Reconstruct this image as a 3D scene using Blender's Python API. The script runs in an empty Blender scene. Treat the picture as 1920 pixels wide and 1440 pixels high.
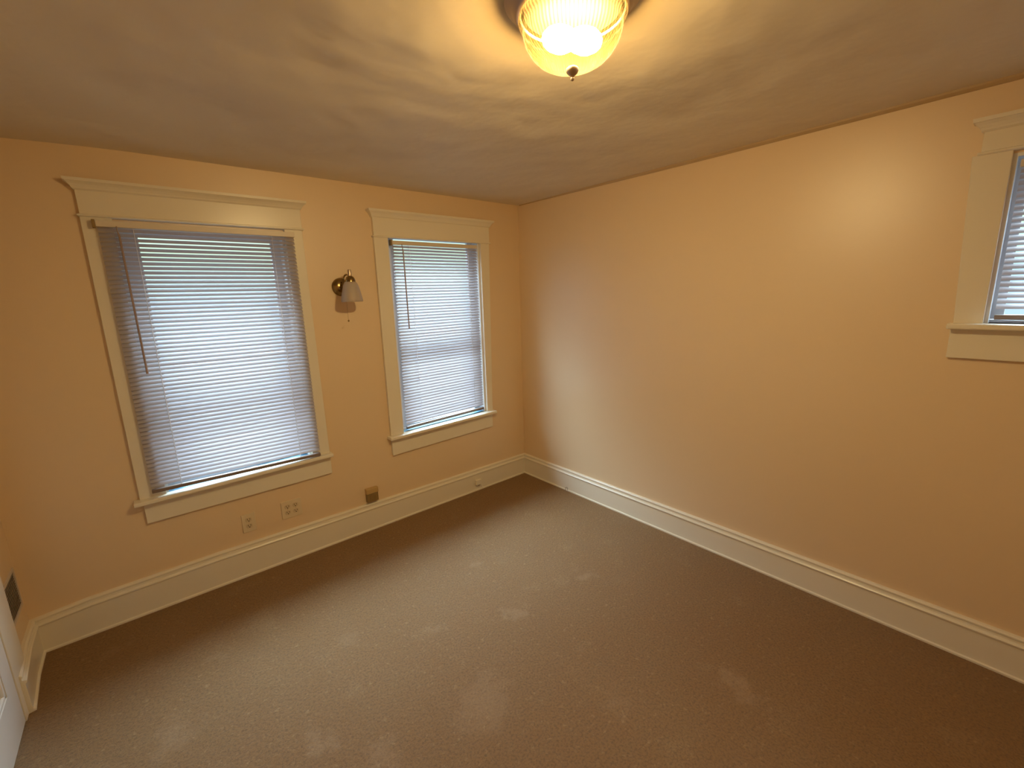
import bpy, bmesh, math, random
from mathutils import Vector, Matrix, noise
random.seed(7)
C = bpy.context.scene.collection
SC = bpy.context.scene
PI = math.pi

# ------------------------------------------------------------------ camera
FPX = 825.29
yaw, pit, rol = 0.69931614, -0.19977346, -0.0313503
fw = Vector((math.sin(yaw)*math.cos(pit), math.cos(yaw)*math.cos(pit), math.sin(pit)))
rt = Vector((math.cos(yaw), -math.sin(yaw), 0)); up = rt.cross(fw)
c_, s_ = math.cos(rol), math.sin(rol)
r2 = c_*rt + s_*up; u2 = -s_*rt + c_*up
cam = bpy.data.objects.new('camera', bpy.data.cameras.new('camera')); C.objects.link(cam)
M = Matrix((r2, u2, -fw)).transposed().to_4x4(); M.translation = Vector((-2.5664, -2.9050, 1.6200))
cam.matrix_world = M
cam.data.sensor_fit = 'HORIZONTAL'; cam.data.sensor_width = 36; cam.data.lens = FPX/1920*36
cam.data.clip_start = 0.02; cam.data.clip_end = 200
SC.camera = cam

# ------------------------------------------------------------------ view, world, light
SC.view_settings.view_transform = 'Standard'; SC.view_settings.look = 'None'
SC.view_settings.exposure = 0.10; SC.view_settings.gamma = 1.0
SC.view_settings.use_curve_mapping = False
SC.cycles.use_denoising = True
SC.cycles.max_bounces = 10; SC.cycles.diffuse_bounces = 6; SC.cycles.transparent_max_bounces = 16
SC.cycles.sample_clamp_indirect = 4.0
SC.cycles.caustics_reflective = False; SC.cycles.caustics_refractive = False

LAMP_POWER = 33.5                      # each of the two bulbs in the ceiling light
LAMP_COLOR = (1.0, 0.84, 0.56)
SKY_COLOR = (0.70, 0.88, 1.0); SKY_STRENGTH = 44.0

world = bpy.data.worlds.new('overcast_sky'); SC.world = world; world.use_nodes = True
wn = world.node_tree.nodes; wl = world.node_tree.links; wn.clear()
wo = wn.new('ShaderNodeOutputWorld'); wb = wn.new('ShaderNodeBackground')
wt = wn.new('ShaderNodeTexCoord'); ws = wn.new('ShaderNodeSeparateXYZ'); wr = wn.new('ShaderNodeValToRGB')
wl.new(wt.outputs['Generated'], ws.inputs[0]); wl.new(ws.outputs['Z'], wr.inputs[0])
wr.color_ramp.elements[0].position = 0.0; wr.color_ramp.elements[0].color = (0.015, 0.020, 0.025, 1)      # ground
wr.color_ramp.elements[1].position = 1.0; wr.color_ramp.elements[1].color = (0.70, 0.88, 1.0, 1)
for p_, c3 in ((0.02, (0.016, 0.022, 0.024)), (0.09, (0.018, 0.024, 0.018)), (0.16, (0.024, 0.031, 0.028)),      # a belt of trees
               (0.26, (0.047, 0.062, 0.080)), (0.42, (0.07, 0.09, 0.11)), (0.62, (0.30, 0.38, 0.44)), (0.76, SKY_COLOR)):
    e_ = wr.color_ramp.elements.new(p_); e_.color = (*c3, 1)
wl.new(wr.outputs[0], wb.inputs[0]); wb.inputs[1].default_value = SKY_STRENGTH
wl.new(wb.outputs[0], wo.inputs[0])
for loc_, rot_, w_, h_ in (((-2.20, 0.135, 1.31), (math.radians(-90), 0, 0), .74, 1.34), ((-0.805, 0.135, 1.33), (math.radians(-90), 0, 0), .76, 1.34),
                           ((0.135, -3.14, 1.76), (0, math.radians(90), 0), .60, .72)):
    pd = bpy.data.lights.new('window_portal', 'AREA'); pd.shape = 'RECTANGLE'; pd.size = w_; pd.size_y = h_; pd.cycles.is_portal = True
    po = bpy.data.objects.new('window_portal', pd); C.objects.link(po); po.location = loc_; po.rotation_euler = rot_

# ------------------------------------------------------------------ dimensions (metres)
H = 2.344            # ceiling
L = -3.162           # left wall
F = -3.95            # wall behind the camera
TH = 0.14            # wall thickness
CT = 0.024           # casing thickness

# ------------------------------------------------------------------ material helpers
def mat(name, base, rough=0.5, metal=0.0, spec=0.5, bump=None, mottle=None, trans=None, rough_noise=None):
    m = bpy.data.materials.new(name); m.use_nodes = True
    nt = m.node_tree; n = nt.nodes; l = nt.links
    b = n['Principled BSDF']
    b.inputs['Base Color'].default_value = (*base, 1); b.inputs['Roughness'].default_value = rough
    b.inputs['Metallic'].default_value = metal; b.inputs['Specular IOR Level'].default_value = spec
    tc = n.new('ShaderNodeTexCoord')
    if mottle:                                     # list of (scale, amount, other colour, lo, hi)
        prev = None
        for sc_, amt, col, lo, hi in mottle:
            nz = n.new('ShaderNodeTexNoise'); nz.inputs['Scale'].default_value = sc_; nz.inputs['Detail'].default_value = 6
            nz.inputs['Roughness'].default_value = 0.62
            l.new(tc.outputs['Object'], nz.inputs['Vector'])
            mr = n.new('ShaderNodeMapRange'); mr.inputs['From Min'].default_value = lo; mr.inputs['From Max'].default_value = hi
            mr.inputs['To Max'].default_value = amt; l.new(nz.outputs['Fac'], mr.inputs['Value'])
            mx = n.new('ShaderNodeMix'); mx.data_type = 'RGBA'; l.new(mr.outputs[0], mx.inputs['Factor'])
            if prev is None: mx.inputs['A'].default_value = (*base, 1)
            else: l.new(prev, mx.inputs['A'])
            mx.inputs['B'].default_value = (*col, 1); prev = mx.outputs['Result']
        l.new(prev, b.inputs['Base Color'])
    if bump:                                       # list of (scale, strength, distance, detail)
        prev = None
        for sc_, st, di, de in bump:
            nz = n.new('ShaderNodeTexNoise'); nz.inputs['Scale'].default_value = sc_; nz.inputs['Detail'].default_value = de
            l.new(tc.outputs['Object'], nz.inputs['Vector'])
            bp = n.new('ShaderNodeBump'); bp.inputs['Strength'].default_value = st; bp.inputs['Distance'].default_value = di
            l.new(nz.outputs['Fac'], bp.inputs['Height'])
            if prev is not None: l.new(prev, bp.inputs['Normal'])
            prev = bp.outputs['Normal']
        l.new(prev, b.inputs['Normal'])
    if trans:                                      # (factor, colour): light coming through a thin sheet
        t = n.new('ShaderNodeBsdfTranslucent'); t.inputs['Color'].default_value = (*trans[1], 1)
        mx = n.new('ShaderNodeMixShader'); mx.inputs[0].default_value = trans[0]
        l.new(b.outputs[0], mx.inputs[1]); l.new(t.outputs[0], mx.inputs[2])
        l.new(mx.outputs[0], n['Material Output'].inputs['Surface'])
    return m

def glass_mat(name, tint, frac_trans, transl, gloss=0.08, rough=0.1):
    m = bpy.data.materials.new(name); m.use_nodes = True
    n = m.node_tree.nodes; l = m.node_tree.links; n.clear()
    o = n.new('ShaderNodeOutputMaterial')
    a = n.new('ShaderNodeBsdfTransparent'); a.inputs[0].default_value = (*tint, 1)
    b = n.new('ShaderNodeBsdfTranslucent'); b.inputs[0].default_value = (*transl, 1)
    g = n.new('ShaderNodeBsdfGlossy'); g.inputs[1].default_value = rough
    m1 = n.new('ShaderNodeMixShader'); m1.inputs[0].default_value = 1-frac_trans
    l.new(a.outputs[0], m1.inputs[1]); l.new(b.outputs[0], m1.inputs[2])
    m2 = n.new('ShaderNodeMixShader'); fr = n.new('ShaderNodeLayerWeight'); fr.inputs[0].default_value = gloss
    l.new(fr.outputs['Fresnel'], m2.inputs[0])
    l.new(m1.outputs[0], m2.inputs[1]); l.new(g.outputs[0], m2.inputs[2]); l.new(m2.outputs[0], o.inputs[0])
    return m

M_WALL = mat('cream_wall_paint', (0.74, 0.57, 0.37), 0.40, spec=1.0,
             bump=[(1.6, 0.35, 0.012, 2), (140, 0.10, 0.0012, 2)], mottle=[(1.3, 0.15, (0.73, 0.53, 0.35), .4, .7)])
M_CEIL = mat('white_plaster_ceiling', (0.73, 0.67, 0.56), 0.55, spec=0.3,
             bump=[(1.7, 0.9, 0.05, 2), (5, 0.45, 0.02, 3), (14, 0.2, 0.006, 3)], mottle=[(1.1, 0.15, (0.50, 0.44, 0.37), .4, .7)])
M_TRIM = mat('glossy_white_trim_paint', (0.76, 0.70, 0.58), 0.30, spec=0.5, bump=[(30, 0.12, 0.002, 3)])
M_DOOR = mat('pale_grey_door_paint', (0.72, 0.70, 0.67), 0.35, bump=[(40, 0.1, 0.002, 3)])
M_STRIP = mat('strip_with_painted_shade', (0.46, 0.33, 0.18), 0.5)  # shade of the downward-facing cove put into its colour
M_CARPET = mat('brown_carpet', (0.275, 0.142, 0.040), 0.42, spec=0.75,
               bump=[(420, 0.9, 0.006, 3), (60, 0.5, 0.008, 4), (14, 0.35, 0.012, 3)],
               mottle=[(2.6, 0.5, (0.30, 0.170, 0.060), .45, .75), (5.0, 0.55, (0.40, 0.26, 0.12), .58, .80),
                       (110, 0.75, (0.12, 0.058, 0.014), .46, .66), (45, 0.65, (0.50, 0.33, 0.16), .58, .76)])
# pale worn stains in the carpet, each at its own place on the floor
_n = M_CARPET.node_tree.nodes; _l = M_CARPET.node_tree.links
_pb = _n['Principled BSDF']; _old = _pb.inputs['Base Color'].links[0].from_socket
_tc = next(x for x in _n if x.type == 'TEX_COORD')
_nz = _n.new('ShaderNodeTexNoise'); _nz.inputs['Scale'].default_value = 16; _nz.inputs['Detail'].default_value = 5; _l.new(_tc.outputs['Object'], _nz.inputs['Vector'])
_of = _n.new('ShaderNodeVectorMath'); _of.operation = 'MULTIPLY_ADD'; _of.inputs[1].default_value = (.22, .22, 0); _of.inputs[2].default_value = (-.11, -.11, 0)
_l.new(_nz.outputs['Color'], _of.inputs[0])
_ad = _n.new('ShaderNodeVectorMath'); _ad.operation = 'ADD'; _l.new(_tc.outputs['Object'], _ad.inputs[0]); _l.new(_of.outputs[0], _ad.inputs[1])
_acc = None
for _x, _y, _r, _k in ((-1.74, -1.68, .10, .8), (-1.65, -1.61, .06, .6), (-1.29, -1.35, .05, .9), (-.885, -2.28, .055, .9), (-.91, -2.35, .045, .7), (-2.28, -1.38, .05, .9),
                       (-.777, -1.40, .045, 1.0), (-2.88, -.24, .05, .6), (-2.69, -.965, .07, .8), (-1.65, -1.18, .035, .8), (-1.84, -.20, .03, .5),
                       (-1.33, -2.03, .06, .5), (-2.12, -1.58, .06, .8), (-2.50, -.62, .05, .6), (-1.20, -.90, .04, .7), (-2.0, -.95, .05, .5)):
    _d = _n.new('ShaderNodeVectorMath'); _d.operation = 'DISTANCE'; _l.new(_ad.outputs[0], _d.inputs[0]); _d.inputs[1].default_value = (_x, _y, 0)
    _m = _n.new('ShaderNodeMapRange'); _m.interpolation_type = 'SMOOTHSTEP'
    _m.inputs['From Min'].default_value = _r*1.5; _m.inputs['From Max'].default_value = _r*.3; _m.inputs['To Max'].default_value = .27*_k
    _l.new(_d.outputs['Value'], _m.inputs['Value'])
    if _acc is None: _acc = _m.outputs[0]
    else:
        _mx = _n.new('ShaderNodeMath'); _mx.operation = 'MAXIMUM'; _l.new(_acc, _mx.inputs[0]); _l.new(_m.outputs[0], _mx.inputs[1]); _acc = _mx.outputs[0]
_mx = _n.new('ShaderNodeMix'); _mx.data_type = 'RGBA'; _l.new(_acc, _mx.inputs['Factor']); _l.new(_old, _mx.inputs['A']); _mx.inputs['B'].default_value = (.50, .34, .20, 1)
_l.new(_mx.outputs['Result'], _pb.inputs['Base Color'])
M_SLAT = mat('white_vinyl_slat', (0.40, 0.37, 0.39), 0.4, trans=(0.12, (0.84, 0.76, 0.82)))
M_RAIL = mat('white_painted_metal_rail', (0.66, 0.58, 0.48), 0.4)
M_RAIL2 = mat('taupe_bottom_rail', (0.20, 0.15, 0.13), 0.5)
M_SILL = mat('sill_painted_blue_daylight', (0.09, 0.22, 0.33), 0.5)  # blue of the daylight glow under the blinds put into the colour
M_WAND = mat('smoky_plastic_wand', (0.33, 0.24, 0.20), 0.25)
M_CORD = mat('white_cord', (0.85, 0.83, 0.82), 0.7, trans=(0.4, (.9, .9, .9)))
M_VINYL = mat('white_window_vinyl', (0.80, 0.82, 0.84), 0.35)
M_SASH = mat('aged_sash_paint', (0.66, 0.68, 0.70), 0.5)
M_PLATE = mat('ivory_plastic_plate', (0.70, 0.58, 0.40), 0.35)
M_SOCKET = mat('ivory_plastic_socket', (0.62, 0.50, 0.33), 0.35)
M_PAN_DARK = mat('added_dark_pan', (0.03, 0.018, 0.008), 0.8)  # near-black put in to keep the lamp's inside from glaring
M_DARK = mat('dark_slot', (0.05, 0.035, 0.02), 0.7)
M_TAN = mat('aged_tan_plastic', (0.50, 0.33, 0.13), 0.4)
M_TAN2 = mat('aged_olive_plastic', (0.26, 0.17, 0.06), 0.45)
M_BRONZE = mat('brushed_dark_nickel', (0.40, 0.31, 0.25), 0.40, metal=0.8)
M_BRASS = mat('antique_brass', (0.30, 0.20, 0.08), 0.22, metal=1.0)
M_FINIAL = mat('brushed_nickel_finial', (0.55, 0.42, 0.30), 0.35, metal=0.8)
M_VENT = mat('grey_metal_vent', (0.62, 0.54, 0.47), 0.5)
M_VENTB = mat('dusty_duct', (0.22, 0.16, 0.11), 0.8)
M_FROST = mat('marbled_frosted_glass', (0.50, 0.42, 0.36), 0.5, mottle=[(14, .6, (0.62, 0.48, 0.30), .5, .7)], trans=(0.25, (.7, .6, .5)))
M_CEMENT = mat('outside_siding', (0.55, 0.56, 0.58), 0.8)
M_PANE = glass_mat('window_glass', (0.93, 0.97, 0.98), 1.0, (1, 1, 1), 0.04, 0.02)
M_DOME = glass_mat('ribbed_amber_glass', (1.0, 0.88, 0.60), 0.986, (1.0, 0.62, 0.15), 0.08, 0.12)
# amber tint deepened towards the rim, added to dim upper walls and ceiling
_n = M_DOME.node_tree.nodes; _l = M_DOME.node_tree.links
_tc = _n.new('ShaderNodeTexCoord'); _sp = _n.new('ShaderNodeSeparateXYZ'); _l.new(_tc.outputs['Object'], _sp.inputs[0])
_mr = _n.new('ShaderNodeMapRange'); _mr.inputs['From Min'].default_value = -.150; _mr.inputs['From Max'].default_value = -.060
_l.new(_sp.outputs['Z'], _mr.inputs['Value'])
_cr = _n.new('ShaderNodeValToRGB'); _l.new(_mr.outputs[0], _cr.inputs[0])
_cr.color_ramp.elements[0].color = (1.0, 0.92, 0.68, 1); _cr.color_ramp.elements[1].color = (0.30, 0.20, 0.08, 1)
_ce = _cr.color_ramp.elements.new(0.42); _ce.color = (0.70, 0.60, 0.40, 1)
# pressed ribs: the glass between two ribs is thinner
_at = _n.new('ShaderNodeMath'); _at.operation = 'ARCTAN2'; _l.new(_sp.outputs['Y'], _at.inputs[0]); _l.new(_sp.outputs['X'], _at.inputs[1])
_mu = _n.new('ShaderNodeMath'); _mu.operation = 'MULTIPLY'; _mu.inputs[1].default_value = 80; _l.new(_at.outputs[0], _mu.inputs[0])
_si = _n.new('ShaderNodeMath'); _si.operation = 'SINE'; _l.new(_mu.outputs[0], _si.inputs[0])
_m2 = _n.new('ShaderNodeMapRange'); _m2.inputs['From Min'].default_value = -1; _m2.inputs['To Min'].default_value = .42; _m2.inputs['To Max'].default_value = 1.0
_l.new(_si.outputs[0], _m2.inputs['Value'])
for _ty, _src in (('BSDF_TRANSPARENT', None), ('BSDF_TRANSLUCENT', (1.0, 0.62, 0.15, 1))):
    _vm = _n.new('ShaderNodeVectorMath'); _vm.operation = 'SCALE'; _l.new(_m2.outputs[0], _vm.inputs['Scale'])
    if _src is None: _l.new(_cr.outputs[0], _vm.inputs[0])
    else: _vm.inputs[0].default_value = _src[:3]
    _l.new(_vm.outputs[0], next(x for x in _n if x.type == _ty).inputs[0])

def emit(name, col, st):
    m = bpy.data.materials.new(name); m.use_nodes = True
    n = m.node_tree.nodes; n.clear(); o = n.new('ShaderNodeOutputMaterial'); e = n.new('ShaderNodeEmission')
    e.inputs[0].default_value = (*col, 1); e.inputs[1].default_value = st
    m.node_tree.links.new(e.outputs[0], o.inputs[0]); return m

# ------------------------------------------------------------------ mesh helpers
def obj(name, bm, m, parent=None, smooth=False, bevel=0.0):
    bmesh.ops.remove_doubles(bm, verts=bm.verts, dist=1e-6)
    bmesh.ops.recalc_face_normals(bm, faces=bm.faces)
    if bevel > 0:
        ed = [e for e in bm.edges if len(e.link_faces) == 2 and e.calc_face_angle(0) > 0.5]
        bmesh.ops.bevel(bm, geom=ed, offset=bevel, segments=2, affect='EDGES', profile=0.5)
    me = bpy.data.meshes.new(name); bm.to_mesh(me); bm.free(); me.materials.append(m)
    if smooth:
        for p in me.polygons: p.use_smooth = True
        try: me.set_sharp_from_angle(angle=math.radians(42))
        except Exception: pass
    o = bpy.data.objects.new(name, me); C.objects.link(o)
    if parent is not None: o.parent = parent
    return o

def hexa(bm, pts):
    v = [bm.verts.new(p) for p in pts]
    for f in ((0,1,2,3),(7,6,5,4),(0,4,5,1),(1,5,6,2),(2,6,7,3),(3,7,4,0)):
        bm.faces.new([v[i] for i in f])
def box(bm, x0, x1, y0, y1, z0, z1):
    hexa(bm, [(x0,y0,z0),(x1,y0,z0),(x1,y0,z1),(x0,y0,z1),(x0,y1,z0),(x1,y1,z0),(x1,y1,z1),(x0,y1,z1)])
def slab(bm, quad, y0, y1):
    """quad: four (x,z) corners, pushed from y0 to y1"""
    hexa(bm, [(x,y0,z) for x,z in quad]+[(x,y1,z) for x,z in quad])
def B(*a):
    bm = bmesh.new(); box(bm, *a); return bm
def S(quad, y0, y1):
    bm = bmesh.new(); slab(bm, quad, y0, y1); return bm
def lathe(bm, prof, seg=48, mtx=Matrix(), flutes=0, amp=0.0, span=None):
    rings = []
    for i, (r, z) in enumerate(prof):
        if r < 1e-6: rings.append([bm.verts.new(mtx @ Vector((0,0,z)))]); continue
        a_ = amp if (flutes and span[0] <= i <= span[1]) else 0
        rings.append([bm.verts.new(mtx @ Vector(((r+a_*(k%2))*math.cos(2*PI*k/seg), (r+a_*(k%2))*math.sin(2*PI*k/seg), z))) for k in range(seg)])
    for a, b in zip(rings, rings[1:]):
        if len(a) == 1 and len(b) == 1: continue
        for k in range(seg):
            k2 = (k+1) % seg
            if len(a) == 1: bm.faces.new((a[0], b[k], b[k2]))
            elif len(b) == 1: bm.faces.new((a[k], b[0], a[k2]))
            else: bm.faces.new((a[k], b[k], b[k2], a[k2]))
def tube(bm, pts, r, seg=10, close=False):
    pts = [Vector(p) for p in pts]; n = len(pts); rings = []
    ref = Vector((0.123, 0.456, 0.88)).normalized()
    for i, p in enumerate(pts):
        if close: t = (pts[(i+1) % n]-pts[i-1]).normalized()
        else: t = (pts[min(i+1, n-1)]-pts[max(i-1, 0)]).normalized()
        a = t.cross(ref).normalized(); b = t.cross(a)
        rr = r[i] if isinstance(r, (list, tuple)) else r
        rings.append([bm.verts.new(p+rr*(math.cos(2*PI*k/seg)*a+math.sin(2*PI*k/seg)*b)) for k in range(seg)])
    m = n if close else n-1
    for i in range(m):
        A_, B_ = rings[i], rings[(i+1) % n]
        for k in range(seg): bm.faces.new((A_[k], A_[(k+1) % seg], B_[(k+1) % seg], B_[k]))
    if not close:
        bm.faces.new(rings[0][::-1]); bm.faces.new(rings[-1])
def sphere(bm, c, r, sx=1, sy=1, sz=1, seg=16):
    g = bmesh.ops.create_uvsphere(bm, u_segments=seg, v_segments=seg//2, radius=r)
    for v in g['verts']: v.co = Vector((v.co.x*sx+c[0], v.co.y*sy+c[1], v.co.z*sz+c[2]))
def empty(name, loc=(0,0,0), rz=0):
    o = bpy.data.objects.new(name, None); C.objects.link(o); o.location = loc; o.rotation_euler = (0,0,rz)
    o.empty_display_size = 0.05; return o
def thing(name, label, cat, loc=(0,0,0), rz=0, group=None):
    o = empty(name, loc, rz); tag(o, label, cat, group); return o
def tag(o, label, cat, group=None):
    o['label'] = label; o['category'] = cat
    if group: o['group'] = group
def struct(o, label=None, cat=None):
    o['kind'] = 'structure'
    if label: o['label'] = label
    if cat: o['category'] = cat
    return o

# ------------------------------------------------------------------ room shell
def holed(bm, u0, u1, z0, z1, holes, P, th):
    us = sorted({u0, u1, *[h[0] for h in holes], *[h[1] for h in holes]})
    zs = sorted({z0, z1, *[h[2] for h in holes], *[h[3] for h in holes]})
    def solid(i, j):
        if not (0 <= i < len(us)-1 and 0 <= j < len(zs)-1): return False
        u = (us[i]+us[i+1])/2; z = (zs[j]+zs[j+1])/2
        return not any(h[0] < u < h[1] and h[2] < z < h[3] for h in holes)
    def q(*pts): bm.faces.new([bm.verts.new(P(*p)) for p in pts])
    for i in range(len(us)-1):
        for j in range(len(zs)-1):
            if not solid(i, j): continue
            a, b, c, d = us[i], us[i+1], zs[j], zs[j+1]
            for t in (0, th): q((a,t,c),(b,t,c),(b,t,d),(a,t,d))
            if not solid(i-1, j): q((a,0,c),(a,0,d),(a,th,d),(a,th,c))
            if not solid(i+1, j): q((b,0,c),(b,0,d),(b,th,d),(b,th,c))
            if not solid(i, j-1): q((a,0,c),(b,0,c),(b,th,c),(a,th,c))
            if not solid(i, j+1): q((a,0,d),(b,0,d),(b,th,d),(a,th,d))

W1 = dict(o=(-2.575, -1.828), z=(0.632, 1.992))
W2 = dict(o=(-1.190, -0.420), z=(0.652, 2.050))
W3 = dict(o=(2.775, 3.50), z=(1.452, 2.075))
DOOR_Y = (-0.495, -1.285); DOOR_H = 2.0

bm = bmesh.new()
holed(bm, L-TH, TH, -0.1, H+0.12, [(*W1['o'], *W1['z']), (*W2['o'], *W2['z'])], lambda u,t,z: (u, t, z), TH)
struct(obj('wall_back', bm, M_WALL), 'cream painted wall with two windows and a small wall lamp', 'wall')
bm = bmesh.new()
holed(bm, 0.0, -F+TH, -0.1, H+0.12, [(*W3['o'], *W3['z'])], lambda u,t,z: (t, -u, z), TH)
struct(obj('wall_right', bm, M_WALL), 'plain cream wall with a small high window at its right end', 'wall')
bm = bmesh.new()
holed(bm, 0.0, -F, -0.1, H+0.12, [(-DOOR_Y[0], -DOOR_Y[1], 0.0, DOOR_H)], lambda u,t,z: (L-t, -u, z), TH)
struct(obj('wall_left', bm, M_WALL), 'cream wall beside the white door, at the left edge', 'wall')
struct(obj('wall_front', B(L-TH, 0.0, F-TH, F, -0.1, H+0.12), M_WALL), 'cream wall behind the viewer', 'wall')
# floor: carpet over a slab
bm = bmesh.new(); box(bm, L-TH, TH, F-TH, TH, -0.1, 0.0)
struct(obj('floor', bm, M_CARPET), 'worn brown wall-to-wall carpet with pale stains', 'carpet')
# ceiling: old plaster, slightly uneven
bm = bmesh.new(); NX, NY = 90, 100
def cz(x, y):
    e = min(1.0, max(0, -x)/0.35, max(0, -y)/0.35)
    z = H + 0.0035*noise.noise(Vector((x*1.7, y*1.7, 3.1)))*e + 0.0015*noise.noise(Vector((x*6, y*6, 1)))*e
    if x < -2.45: z -= 0.030*((-2.45-x)/0.7)**1.6
    return z
g = [[bm.verts.new((L-TH+(TH*2-L)*i/NX, F-TH+(2*TH-F)*j/NY, cz(L-TH+(TH*2-L)*i/NX, F-TH+(2*TH-F)*j/NY))) for j in range(NY+1)] for i in range(NX+1)]
for i in range(NX):
    for j in range(NY): bm.faces.new((g[i][j], g[i][j+1], g[i+1][j+1], g[i+1][j]))
ceil = obj('ceiling', bm, M_CEIL, smooth=True)
sm = ceil.modifiers.new('thickness', 'SOLIDIFY'); sm.thickness = 0.1; sm.offset = -1
struct(ceil, 'uneven white plaster ceiling', 'ceiling')
if ceil.data.polygons[0].normal.z > 0: ceil.data.flip_normals()

# skirting boards: a profile swept along the wall, mitred at the corners
BP = [(0,0),(0.031,0),(0.031,0.009),(0.023,0.013),(0.022,0.152),(0.027,0.156),(0.028,0.163),(0.024,0.168),(0.016,0.171),
      (0.015,0.182),(0.019,0.187),(0.019,0.193),(0.012,0.199),(0.0,0.200)]
def skirting(name, stations, label):
    """stations: (x, y, nx, ny, mitre shift along wall per unit depth (mx,my), height)"""
    bm = bmesh.new(); rings = []
    for (x, y, nx, ny, mx, my, h) in stations:
        rings.append([bm.verts.new((x+d*(nx+mx), y+d*(ny+my), z*h/0.200)) for d, z in BP])
    for a, b in zip(rings, rings[1:]):
        for k in range(len(BP)-1): bm.faces.new((a[k], a[k+1], b[k+1], b[k]))
        bm.faces.new((a[-1], a[0], b[0], b[-1]))
    bm.faces.new(rings[0]); bm.faces.new(rings[-1][::-1])
    return struct(obj(name, bm, M_TRIM), label, 'baseboard')
skirting('baseboard_back', [(L,0,0,-1,1,0,.178),(-2.95,0,0,-1,0,0,.196),(-2.4,0,0,-1,0,0,.205),(-1.6,0,0,-1,0,0,.197),(-.7,0,0,-1,0,0,.186),(0,0,0,-1,-1,0,.182)],
         'white moulded baseboard under the two windows')
skirting('baseboard_right', [(0,0,-1,0,0,-1,.182),(0,-1.3,-1,0,0,0,.182),(0,F,-1,0,0,1,.186)], 'white moulded baseboard along the right wall')
skirting('baseboard_left', [(L,0,1,0,0,-1,.178),(L,-.2,1,0,0,0,.178),(L+.014,-.452,1,0,0,.25,.178)], 'short scuffed white baseboard between the corner and the door')
# thin cove at the ceiling of the right wall
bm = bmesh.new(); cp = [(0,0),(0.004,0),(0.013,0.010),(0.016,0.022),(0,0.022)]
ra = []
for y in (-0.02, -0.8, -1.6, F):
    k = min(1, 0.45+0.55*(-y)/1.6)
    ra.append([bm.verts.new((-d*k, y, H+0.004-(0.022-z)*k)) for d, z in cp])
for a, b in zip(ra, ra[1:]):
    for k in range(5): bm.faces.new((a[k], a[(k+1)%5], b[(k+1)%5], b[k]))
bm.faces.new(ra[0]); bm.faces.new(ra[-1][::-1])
struct(obj('trim_1', bm, M_STRIP), 'thin shade-toned strip where the right wall meets the ceiling', 'trim')

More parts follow.
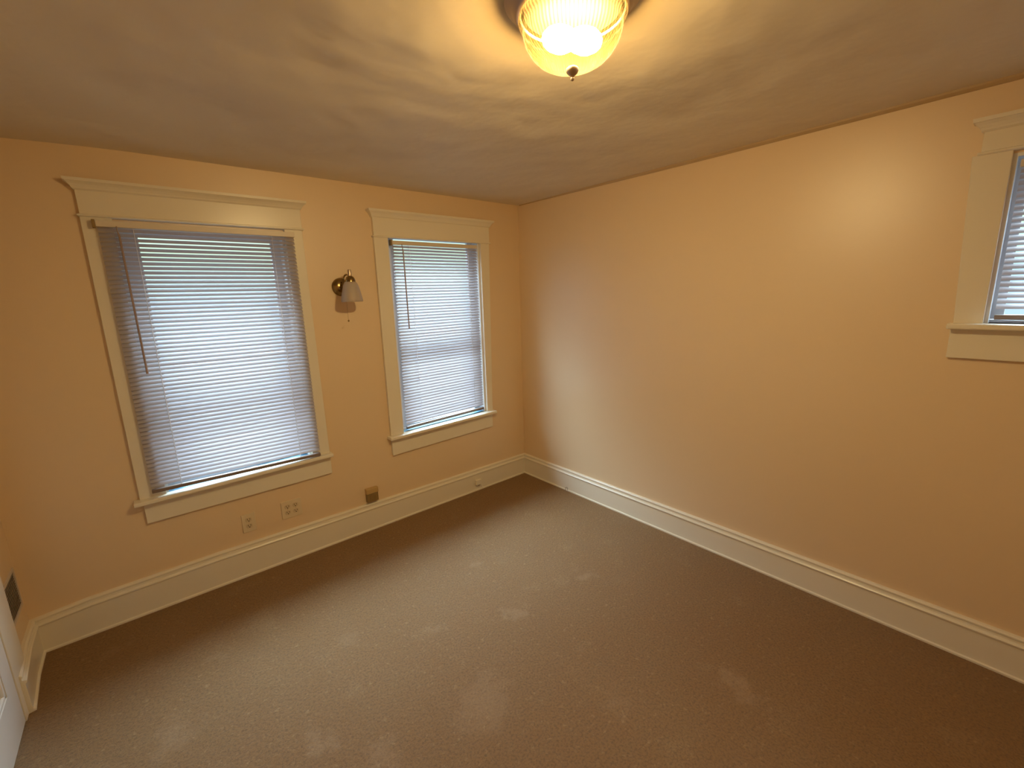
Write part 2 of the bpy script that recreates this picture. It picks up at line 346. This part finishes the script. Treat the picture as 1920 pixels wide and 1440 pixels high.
# ------------------------------------------------------------------ windows
def crown(bm, x0, x1, prof):
    rings = [[bm.verts.new(p) for p in ((x0-p_, 0, z), (x0-p_, -CT-p_, z), (x1+p_, -CT-p_, z), (x1+p_, 0, z))] for z, p_ in prof]
    for a, b in zip(rings, rings[1:]):
        for k in range(4): bm.faces.new((a[k], a[(k+1)%4], b[(k+1)%4], b[k]))
    bm.faces.new(rings[0][::-1]); bm.faces.new(rings[-1])
def window(n, rz, cl, cr, o, z, st, ap, hz, hx, ztop, label, stile=.072):
    """local frame: x along the wall, -y into the room. cl/cr: outer casing x at (bottom, top); o: opening x;
       z: opening z; st: stool (x0, x1, z0, z1 of top at the two ends); ap: apron (x0, x1, z0, z1 of the lower edge);
       hz: header bottom and top; hx: header x; ztop: crown top"""
    w = struct(empty('window_%d' % n, (0,0,0), rz), label, 'window')
    zb = min(st[2], st[3])-.01
    for nm, q in (('side_casing', [(cl[0], zb), (o[0], zb), (o[0], hz[0]), (cl[1], hz[0])]),
                  ('side_casing', [(o[1], zb), (cr[0], zb), (cr[1], hz[0]), (o[1], hz[0])])):
        obj(nm, S(q, 0, -CT), M_TRIM, w, bevel=.0025)
    obj('head_casing', S([(hx[0], hz[0]), (hx[1], hz[0]), (hx[1], hz[1]), (hx[0], hz[1])], 0, -CT), M_TRIM, w, bevel=.002)
    bm = bmesh.new(); crown(bm, hx[0], hx[1], [(hz[0]-.002, .004), (hz[0]+.002, .009), (hz[0]+.007, .009), (hz[0]+.010, .003)])
    obj('fillet', bm, M_TRIM, w)
    dz = ztop-hz[1]
    bm = bmesh.new(); crown(bm, hx[0], hx[1], [(hz[1]-.004, .002), (hz[1]+.05*dz, .008), (hz[1]+.2*dz, .010), (hz[1]+.45*dz, .017), (hz[1]+.68*dz, .027), (hz[1]+.7*dz, .031), (ztop, .033)])
    obj('crown_moulding', bm, M_TRIM, w)
    t = .022
    obj('stool', S([(st[0], st[2]-t), (st[1], st[3]-t), (st[1], st[3]), (st[0], st[2])], 0.0, -.068), M_TRIM, w, bevel=.005)
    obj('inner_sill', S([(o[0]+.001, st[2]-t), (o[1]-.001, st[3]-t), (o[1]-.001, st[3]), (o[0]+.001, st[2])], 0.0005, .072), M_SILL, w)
    obj('apron', S([(ap[0], ap[2]), (ap[1], ap[3]), (ap[1], st[3]-t-.001), (ap[0], st[2]-t-.001)], 0, -CT+.003), M_TRIM, w, bevel=.002)
    # jamb lining
    j = .012; bm = bmesh.new()
    box(bm, o[0], o[0]+j, .001, TH, z[0], z[1]); box(bm, o[1]-j, o[1], .001, TH, z[0], z[1])
    box(bm, o[0]+j, o[1]-j, .001, TH, z[1]-j, z[1])
    obj('jamb', bm, M_VINYL, w)
    bm = bmesh.new(); box(bm, o[0]+j, o[1]-j, .056, TH+.03, z[0]-.015, z[0]+.010); obj('outer_sill', bm, M_VINYL, w)
    a, b = o[0]+j, o[1]-j; zm = (z[0]+z[1])/2; f = stile-.024
    for nm, y0, y1, zl, zh, bb in (('lower_sash', .076, .098, z[0]+.012, zm, .018), ('upper_sash', .0765, .0985, zm+.0005, z[1]-j, .010)):
        bm = bmesh.new()
        g = f+.024
        box(bm, a, a+g, y0, y1, zl, zh); box(bm, b-f, b, y0, y1, zl, zh)
        box(bm, a+g, b-f, y0, y1, zl, zl+bb); box(bm, a+g, b-f, y0, y1, zh-.010, zh)
        s = obj(nm, bm, M_SASH, w)
        obj('pane', B(a+g, b-f, (y0+y1)/2-.002, (y0+y1)/2+.002, zl+bb, zh-.010), M_PANE, s)
    return w
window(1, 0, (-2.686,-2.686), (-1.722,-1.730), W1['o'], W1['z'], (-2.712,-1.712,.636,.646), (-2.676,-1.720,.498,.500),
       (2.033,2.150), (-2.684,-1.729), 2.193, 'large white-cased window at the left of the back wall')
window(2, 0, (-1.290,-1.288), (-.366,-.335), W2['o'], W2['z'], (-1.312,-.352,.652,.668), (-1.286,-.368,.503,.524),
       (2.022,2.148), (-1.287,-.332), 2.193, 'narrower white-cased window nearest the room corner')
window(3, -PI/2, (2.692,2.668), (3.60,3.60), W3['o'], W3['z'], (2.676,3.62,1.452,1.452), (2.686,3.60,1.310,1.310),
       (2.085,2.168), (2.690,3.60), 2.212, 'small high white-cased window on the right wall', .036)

# ------------------------------------------------------------------ mini blinds
def blind(x0, x1, y, ztop, zbl, zbr, rz, label, wand_z, cords, th=46, end_cap=True, hr=.027):
    """x0..x1 slat span; y slat centre line; ztop top of headrail; zbl, zbr underside of the bottom rail at the ends"""
    t = thing('window_blind', label, 'blind', (0,0,0), rz, None)
    obj('headrail', B(x0-.004, x1+.004, y-.014, y+.012, ztop-hr, ztop), M_RAIL, t, bevel=.0015)
    pitch = .0216; w = .0122; a = math.radians(th)
    z = ztop-hr-.012; bm = bmesh.new(); rows = []
    zb_mid = (zbl+zbr)/2+.018
    zs = []
    while z > zb_mid+.012: zs.append(z); z -= pitch
    for i, z in enumerate(zs):
        k = (i/len(zs))**2
        dl, dr = (zbl-(zbl+zbr)/2)*k, (zbr-(zbl+zbr)/2)*k
        aj = a+random.uniform(-.02, .02)
        prof = []
        for s in (-1, -.5, 0, .5, 1):           # curved cross-section, room edge down
            crv = .0016*(1-s*s)
            prof.append((y+s*w*math.cos(aj)-crv*math.sin(aj), z+s*w*math.sin(aj)+crv*math.cos(aj)))
        NS = 6
        grid = []
        for q in range(NS+1):
            f = q/NS; sag = .0006*math.sin(f*PI)*math.sin(i*.9)
            grid.append([bm.verts.new((x0+(x1-x0)*f, py, pz+dl*(1-f)+dr*f+sag)) for py, pz in prof])
        for q in range(NS):
            for k2 in range(4): bm.faces.new((grid[q][k2], grid[q+1][k2], grid[q+1][k2+1], grid[q][k2+1]))
    me_o = obj('slats', bm, M_SLAT, t, smooth=True)
    obj('bottom_rail', S([(x0, zbl), (x1, zbr), (x1, zbr+.019), (x0, zbl+.019)], y-.012, y+.010), M_RAIL2, t, bevel=.003)
    for cx in cords:
        bm = bmesh.new()
        for side in (-1, 1):
            tube(bm, [(cx, y+side*.0105, ztop-hr), (cx, y+side*.0105, zbl+(zbr-zbl)*(cx-x0)/(x1-x0)+.011)], .0013, 6)
        obj('ladder_cord', bm, M_CORD, t)
    if wand_z:
        wx = wand_z[0]; bm = bmesh.new()
        tube(bm, [(wx-.004, y-.020, ztop-hr+.004), (wx-.004, y-.027, ztop-hr-.02), (wx, y-.026, ztop-hr-.04), (wx+.003, y-.024, wand_z[1]+.02), (wx+.003, y-.024, wand_z[1])],
             [.0025, .0025, .0045, .0045, .0055], 6)
        obj('tilt_wand', bm, M_WAND, t)
    if end_cap:
        obj('mounting_bracket', B(x0-.016, x0-.0045, y-.016, y+.014, ztop-hr-.006, ztop+.004), M_TAN2, t, bevel=.001)
    return t
blind(-2.632, -1.787, -.043, 2.014, .664, .648, 0, 'wide white mini blind covering the large left window', (-2.560, 1.290), (-2.505, -1.905))
blind(-1.142, -.412, .022, 2.010, .664, .682, 0, 'narrow white mini blind inside the window nearest the corner', (-1.075, 1.405), (-1.015, -.518))
blind(2.800, 3.478, .022, 2.052, 1.466, 1.466, -PI/2, 'small white mini blind in the high window on the right wall', None, (2.93, 3.35), end_cap=False)

# ------------------------------------------------------------------ ceiling light
LX, LY = -1.617, -2.055
t = thing('ceiling_light', 'lit flush ceiling light with ribbed amber glass bowl and dark metal pan', 'ceiling light', (LX, LY, H))
bm = bmesh.new()
lathe(bm, [(0,.0),(.158,.0),(.168,-.003),(.170,-.010),(.166,-.015),(.158,-.019),(.150,-.030),(.143,-.040),(.139,-.044),(.130,-.045),(.128,-.040)], 96)
obj('canopy', bm, M_BRONZE, t, smooth=True)
bm = bmesh.new(); lathe(bm, [(.129,-.0405),(.128,-.036),(0,-.034)], 48); obj('added_inner_pan', bm, M_PAN_DARK, t, smooth=True)  # dark disc added so the bowl stays amber around the bulbs
bm = bmesh.new()
dp = [(.121,-.036),(.128,-.040),(.134,-.046),(.136,-.053),(.134,-.060),(.128,-.066),(.124,-.073),(.123,-.083),(.120,-.096),(.113,-.111),(.102,-.126),(.087,-.140),(.068,-.151),(.046,-.159),(.022,-.163),(.010,-.1635)]
lathe(bm, dp, 240, flutes=1, amp=.0016, span=(6, 13))
obj('glass_bowl', bm, M_DOME, t, smooth=False)
bm = bmesh.new()
lathe(bm, [(0,-.158),(.012,-.160),(.0165,-.163),(.0168,-.167),(.014,-.172),(.009,-.177),(.0045,-.180),(.004,-.182),(0,-.182)], 32)
fin = obj('finial', bm, M_FINIAL, t, smooth=True)
bm = bmesh.new(); sphere(bm, (0,0,-.186), .0052); obj('finial_ball', bm, M_FINIAL, fin, smooth=True)
M_BULB = emit('glowing_bulb', LAMP_COLOR, 1.15*LAMP_POWER/(4*PI*PI*.030**2*1.28))
for s in (-1, 1):
    bm = bmesh.new(); sphere(bm, (0, 0, 0), .031, sx=1.5, seg=16)
    for v in bm.verts: v.co = Matrix.Translation((s*.032*math.cos(-.55), s*.032*math.sin(-.55), -.098)) @ Matrix.Rotation(-.55, 4, 'Z') @ v.co
    obj('bulb', bm, M_BULB, t, smooth=True)

# ------------------------------------------------------------------ wall sconce
SX, SZ = -1.530, 1.702
t = thing('wall_sconce', 'unlit brass wall lamp with frosted glass shade and pull chain between the two windows', 'wall lamp', (SX, 0, SZ))
my = Matrix.Rotation(PI/2, 4, 'X')            # lathe axis towards -y
bm = bmesh.new(); lathe(bm, [(0,0),(.056,0),(.057,.004),(.054,.010),(.044,.020),(.028,.027),(.012,.030),(0,.031)], 48, my)
bp_ = obj('backplate', bm, M_BRASS, t, smooth=True)
for px_, py_, pz_, pr_ in ((-.018, -.029, -.010, .005), (.014, -.030, .018, .004)):
    bm = bmesh.new(); sphere(bm, (px_, py_, pz_), pr_); obj('plate_screw', bm, M_FINIAL, bp_, smooth=True)
bm = bmesh.new(); pts = []
for k in range(13):
    a = k/12*PI*.95
    pts.append((.004+.006*k/12, -.030-.060*(1-math.cos(a))/2*2*.98, .030*0+.062*math.sin(a)+.020*k/12))
tube(bm, pts, .0055, 10); obj('arm', bm, M_BRASS, t, smooth=True)
ex = (.010, -.148)
bm = bmesh.new(); lathe(bm, [(0,.100),(.009,.100),(.011,.096),(.011,.072),(.012,.066),(.012,.060),(0,.060)], 20, Matrix.Translation((ex[0], ex[1], 0)))
obj('stem', bm, M_FINIAL, t, smooth=True)
bm = bmesh.new(); lathe(bm, [(0,.062),(.012,.062),(.022,.056),(.028,.044),(.031,.030),(.032,.016),(.029,.014),(0,.014)], 32, Matrix.Translation((ex[0], ex[1], 0)))
obj('socket_cup', bm, M_BRASS, t, smooth=True)
bm = bmesh.new()
lathe(bm, [(.022,.030),(.032,.027),(.039,.018),(.045,.004),(.051,-.018),(.057,-.044),(.062,-.070),(.0645,-.088),(.062,-.094),(.060,-.094),(.061,-.086),(.059,-.070),(.054,-.044),(.048,-.018),(.042,.004),(.035,.016),(.022,.024)], 48, Matrix.Translation((ex[0], ex[1], 0)))
obj('glass_shade', bm, M_FROST, t, smooth=True)
bm = bmesh.new(); cx_, cy_ = ex[0]-.028, ex[1]+.02
for k in range(49): sphere(bm, (cx_, cy_, -.030-.0036*k), .0013, seg=6)
ch = obj('pull_chain', bm, M_BRASS, t)
bm = bmesh.new(); sphere(bm, (cx_, cy_, -.030-.0036*49-.003), .0052, sz=1.3); obj('pull_knob', bm, M_BRASS, ch, smooth=True)

# ------------------------------------------------------------------ outlets
def outlet(x0, x1, z0, z1, cols, label, rot=0):
    cx, cz_ = (x0+x1)/2, (z0+z1)/2; w, h = (x1-x0), (z1-z0)
    t = thing('wall_outlet', label, 'outlet', (cx, 0, cz_))
    obj('cover_plate', B(-w/2, w/2, -.0065, 0, -h/2, h/2), M_PLATE, t, bevel=.002)
    for c in range(cols):
        px = (c-(cols-1)/2)*.046
        for pz in (.0195, -.0195):
            bm = bmesh.new(); lathe(bm, [(0,.0062),(.0165,.0062),(.0172,.0072),(.0165,.0085),(0,.0085)], 24, Matrix.Translation((px, 0, pz)) @ my)
            for v in bm.verts: v.co.z = max(min(v.co.z, pz+.0135), pz-.0135)
            s = obj('socket', bm, M_SOCKET, t)
            bm = bmesh.new(); box(bm, px-.0078, px-.0052, -.0092, -.0080, pz-.002, pz+.0085); box(bm, px+.0052, px+.0078, -.0092, -.0080, pz-.001, pz+.0075)
            lathe(bm, [(0,.0080),(.0032,.0080),(.0032,.0092),(0,.0092)], 12, Matrix.Translation((px, 0, pz-.0075)) @ my)
            obj('slot', bm, M_DARK, s)
        bm = bmesh.new(); lathe(bm, [(0,.006),(.003,.006),(.0025,.008),(0,.008)], 12, Matrix.Translation((px, 0, 0)) @ my); obj('screw', bm, M_FINIAL, t)
    return t
outlet(-2.262, -2.190, .270, .384, 1, 'single two-socket wall outlet plate under the large left window')
outlet(-2.046, -1.928, .277, .391, 2, 'double-width wall outlet plate with four sockets under the large left window')

# ------------------------------------------------------------------ small boxes and the wire
t = thing('telephone_jack', 'aged tan box with ribbed darker lower cover on the back wall above the baseboard', 'jack', (-1.468, 0, .212))
obj('body', B(-.043, .043, -.034, 0, .062, .100), M_TAN, t, bevel=.004)
bm = bmesh.new(); box(bm, -.041, .041, -.030, 0, 0, .0615)
bx_ = obj('lower_cover', bm, M_TAN2, t, bevel=.003)
bm = bmesh.new()
for k in range(5): box(bm, -.030+k*.0135, -.024+k*.0135, -.0325, -.0295, .008, .048)
obj('rib', bm, M_TAN2, bx_)
t = thing('cable_jack', 'small white surface jack screwed to the baseboard near the room corner', 'jack', (-.557, -.0225, .052))
obj('body', B(-.028, .028, -.022, 0, 0, .046), M_TRIM, t, bevel=.004)
obj('port', B(-.010, .010, -.020, -.004, -.0015, .001), M_DARK, t)
bm = bmesh.new(); tube(bm, [(.018,-.012,.002),(.026,-.016,-.018),(.045,-.014,-.036),(.060,-.012,-.043)], .0032, 8); obj('cable', bm, M_CORD, t, smooth=True)
bm = bmesh.new(); pts = []
for k in range(13):
    a = PI*(-.1+1.25*k/12); pts.append((-.036-.003*math.sin(k), -.560-.013*math.cos(a), .016+.017*math.sin(a)))
pts += [(-.040, -.548, .002)]
tube(bm, pts, .0016, 6)
w = obj('wire_loop', bm, M_DARK, None, smooth=True); tag(w, 'tiny dark wire loop sticking up from the carpet edge by the right baseboard', 'wire')

# ------------------------------------------------------------------ door, its casing, and the vent on the left wall
d = struct(empty('door_1', (0,0,0)), 'white panelled door at the lower left edge', 'door')
X0 = L+.021
bm = bmesh.new()
y0, y1 = DOOR_Y[0]-.002, DOOR_Y[1]+.002
def dbox(ya, yb, za, zb, xa=X0-.035, xb=X0): box(bm, xa, xb, yb, ya, za, zb)
st = .105
dbox(y0, y0-st, .008, DOOR_H-.004); dbox(y1+st, y1, .008, DOOR_H-.004)
rails = [(.008,.205),(.62,.73),(1.05,1.16),(1.48,1.57),(DOOR_H-.115, DOOR_H-.004)]
for a, b in rails: dbox(y0-st, y1+st, a, b)
obj('door_frame', bm, M_DOOR, d)
for (a, b) in [(rails[i][1], rails[i+1][0]) for i in range(4)]:
    bm = bmesh.new(); box(bm, X0-.024, X0-.012, y1+st, y0-st, a, b); pn = obj('panel', bm, M_DOOR, d)
    bm = bmesh.new(); e = .014
    for (ya, yb, za, zb) in ((y0-st, y1+st, a, a+e), (y0-st, y1+st, b-e, b), (y0-st, y0-st-e, a, b), (y1+st+e, y1+st, a, b)):
        box(bm, X0-.013, X0-.003, yb, ya, za, zb)
    obj('panel_moulding', bm, M_DOOR, pn, bevel=.003)
bm = bmesh.new(); lathe(bm, [(0,0),(.024,0),(.024,.004),(.010,.008),(.009,.026),(.022,.034),(.027,.046),(.022,.058),(0,.062)], 32, Matrix.Translation((X0, y1+.06, .95)) @ Matrix.Rotation(PI/2, 4, 'Y'))
obj('door_knob', bm, M_BRASS, d, smooth=True)
bm = bmesh.new()
box(bm, L, L+CT, DOOR_Y[0]+.004, -.318, .0, DOOR_H+.004)
obj('side_casing', bm, M_TRIM, d, bevel=.003)
bm = bmesh.new(); box(bm, L, L+CT, DOOR_Y[1]-.125, DOOR_Y[1]-.004, .0, DOOR_H+.004); obj('side_casing', bm, M_TRIM, d, bevel=.003)
bm = bmesh.new(); box(bm, L, L+CT, DOOR_Y[1]-.125, -.318, DOOR_H+.004, DOOR_H+.125); obj('head_casing', bm, M_TRIM, d, bevel=.003)

t = thing('wall_vent', 'grey slatted metal vent low on the left wall beside the door casing', 'vent', (L, -.165, .285))
bm = bmesh.new(); yv0, yv1, zv = -.145, .125, .190
box(bm, 0, .005, yv0, yv1, 0, .014); box(bm, 0, .005, yv0, yv1, zv-.014, zv)
box(bm, 0, .005, yv0, yv0+.014, .014, zv-.014); box(bm, 0, .005, yv1-.014, yv1, .014, zv-.014)
obj('frame', bm, M_VENT, t)
bm = bmesh.new()
for k in range(13):
    zz = .018+k*.0122
    hexa(bm, [(.0005, yv0+.014, zz), (.0005, yv1-.014, zz), (.0005, yv1-.014, zz+.0015), (.0005, yv0+.014, zz+.0015),
              (.0055, yv0+.014, zz+.006), (.0055, yv1-.014, zz+.006), (.0055, yv1-.014, zz+.0075), (.0055, yv0+.014, zz+.0075)])
obj('louvers', bm, M_VENT, t)
obj('backing', B(.0001, .0004, yv0+.014, yv1-.014, .014, zv-.014), M_VENTB, t)
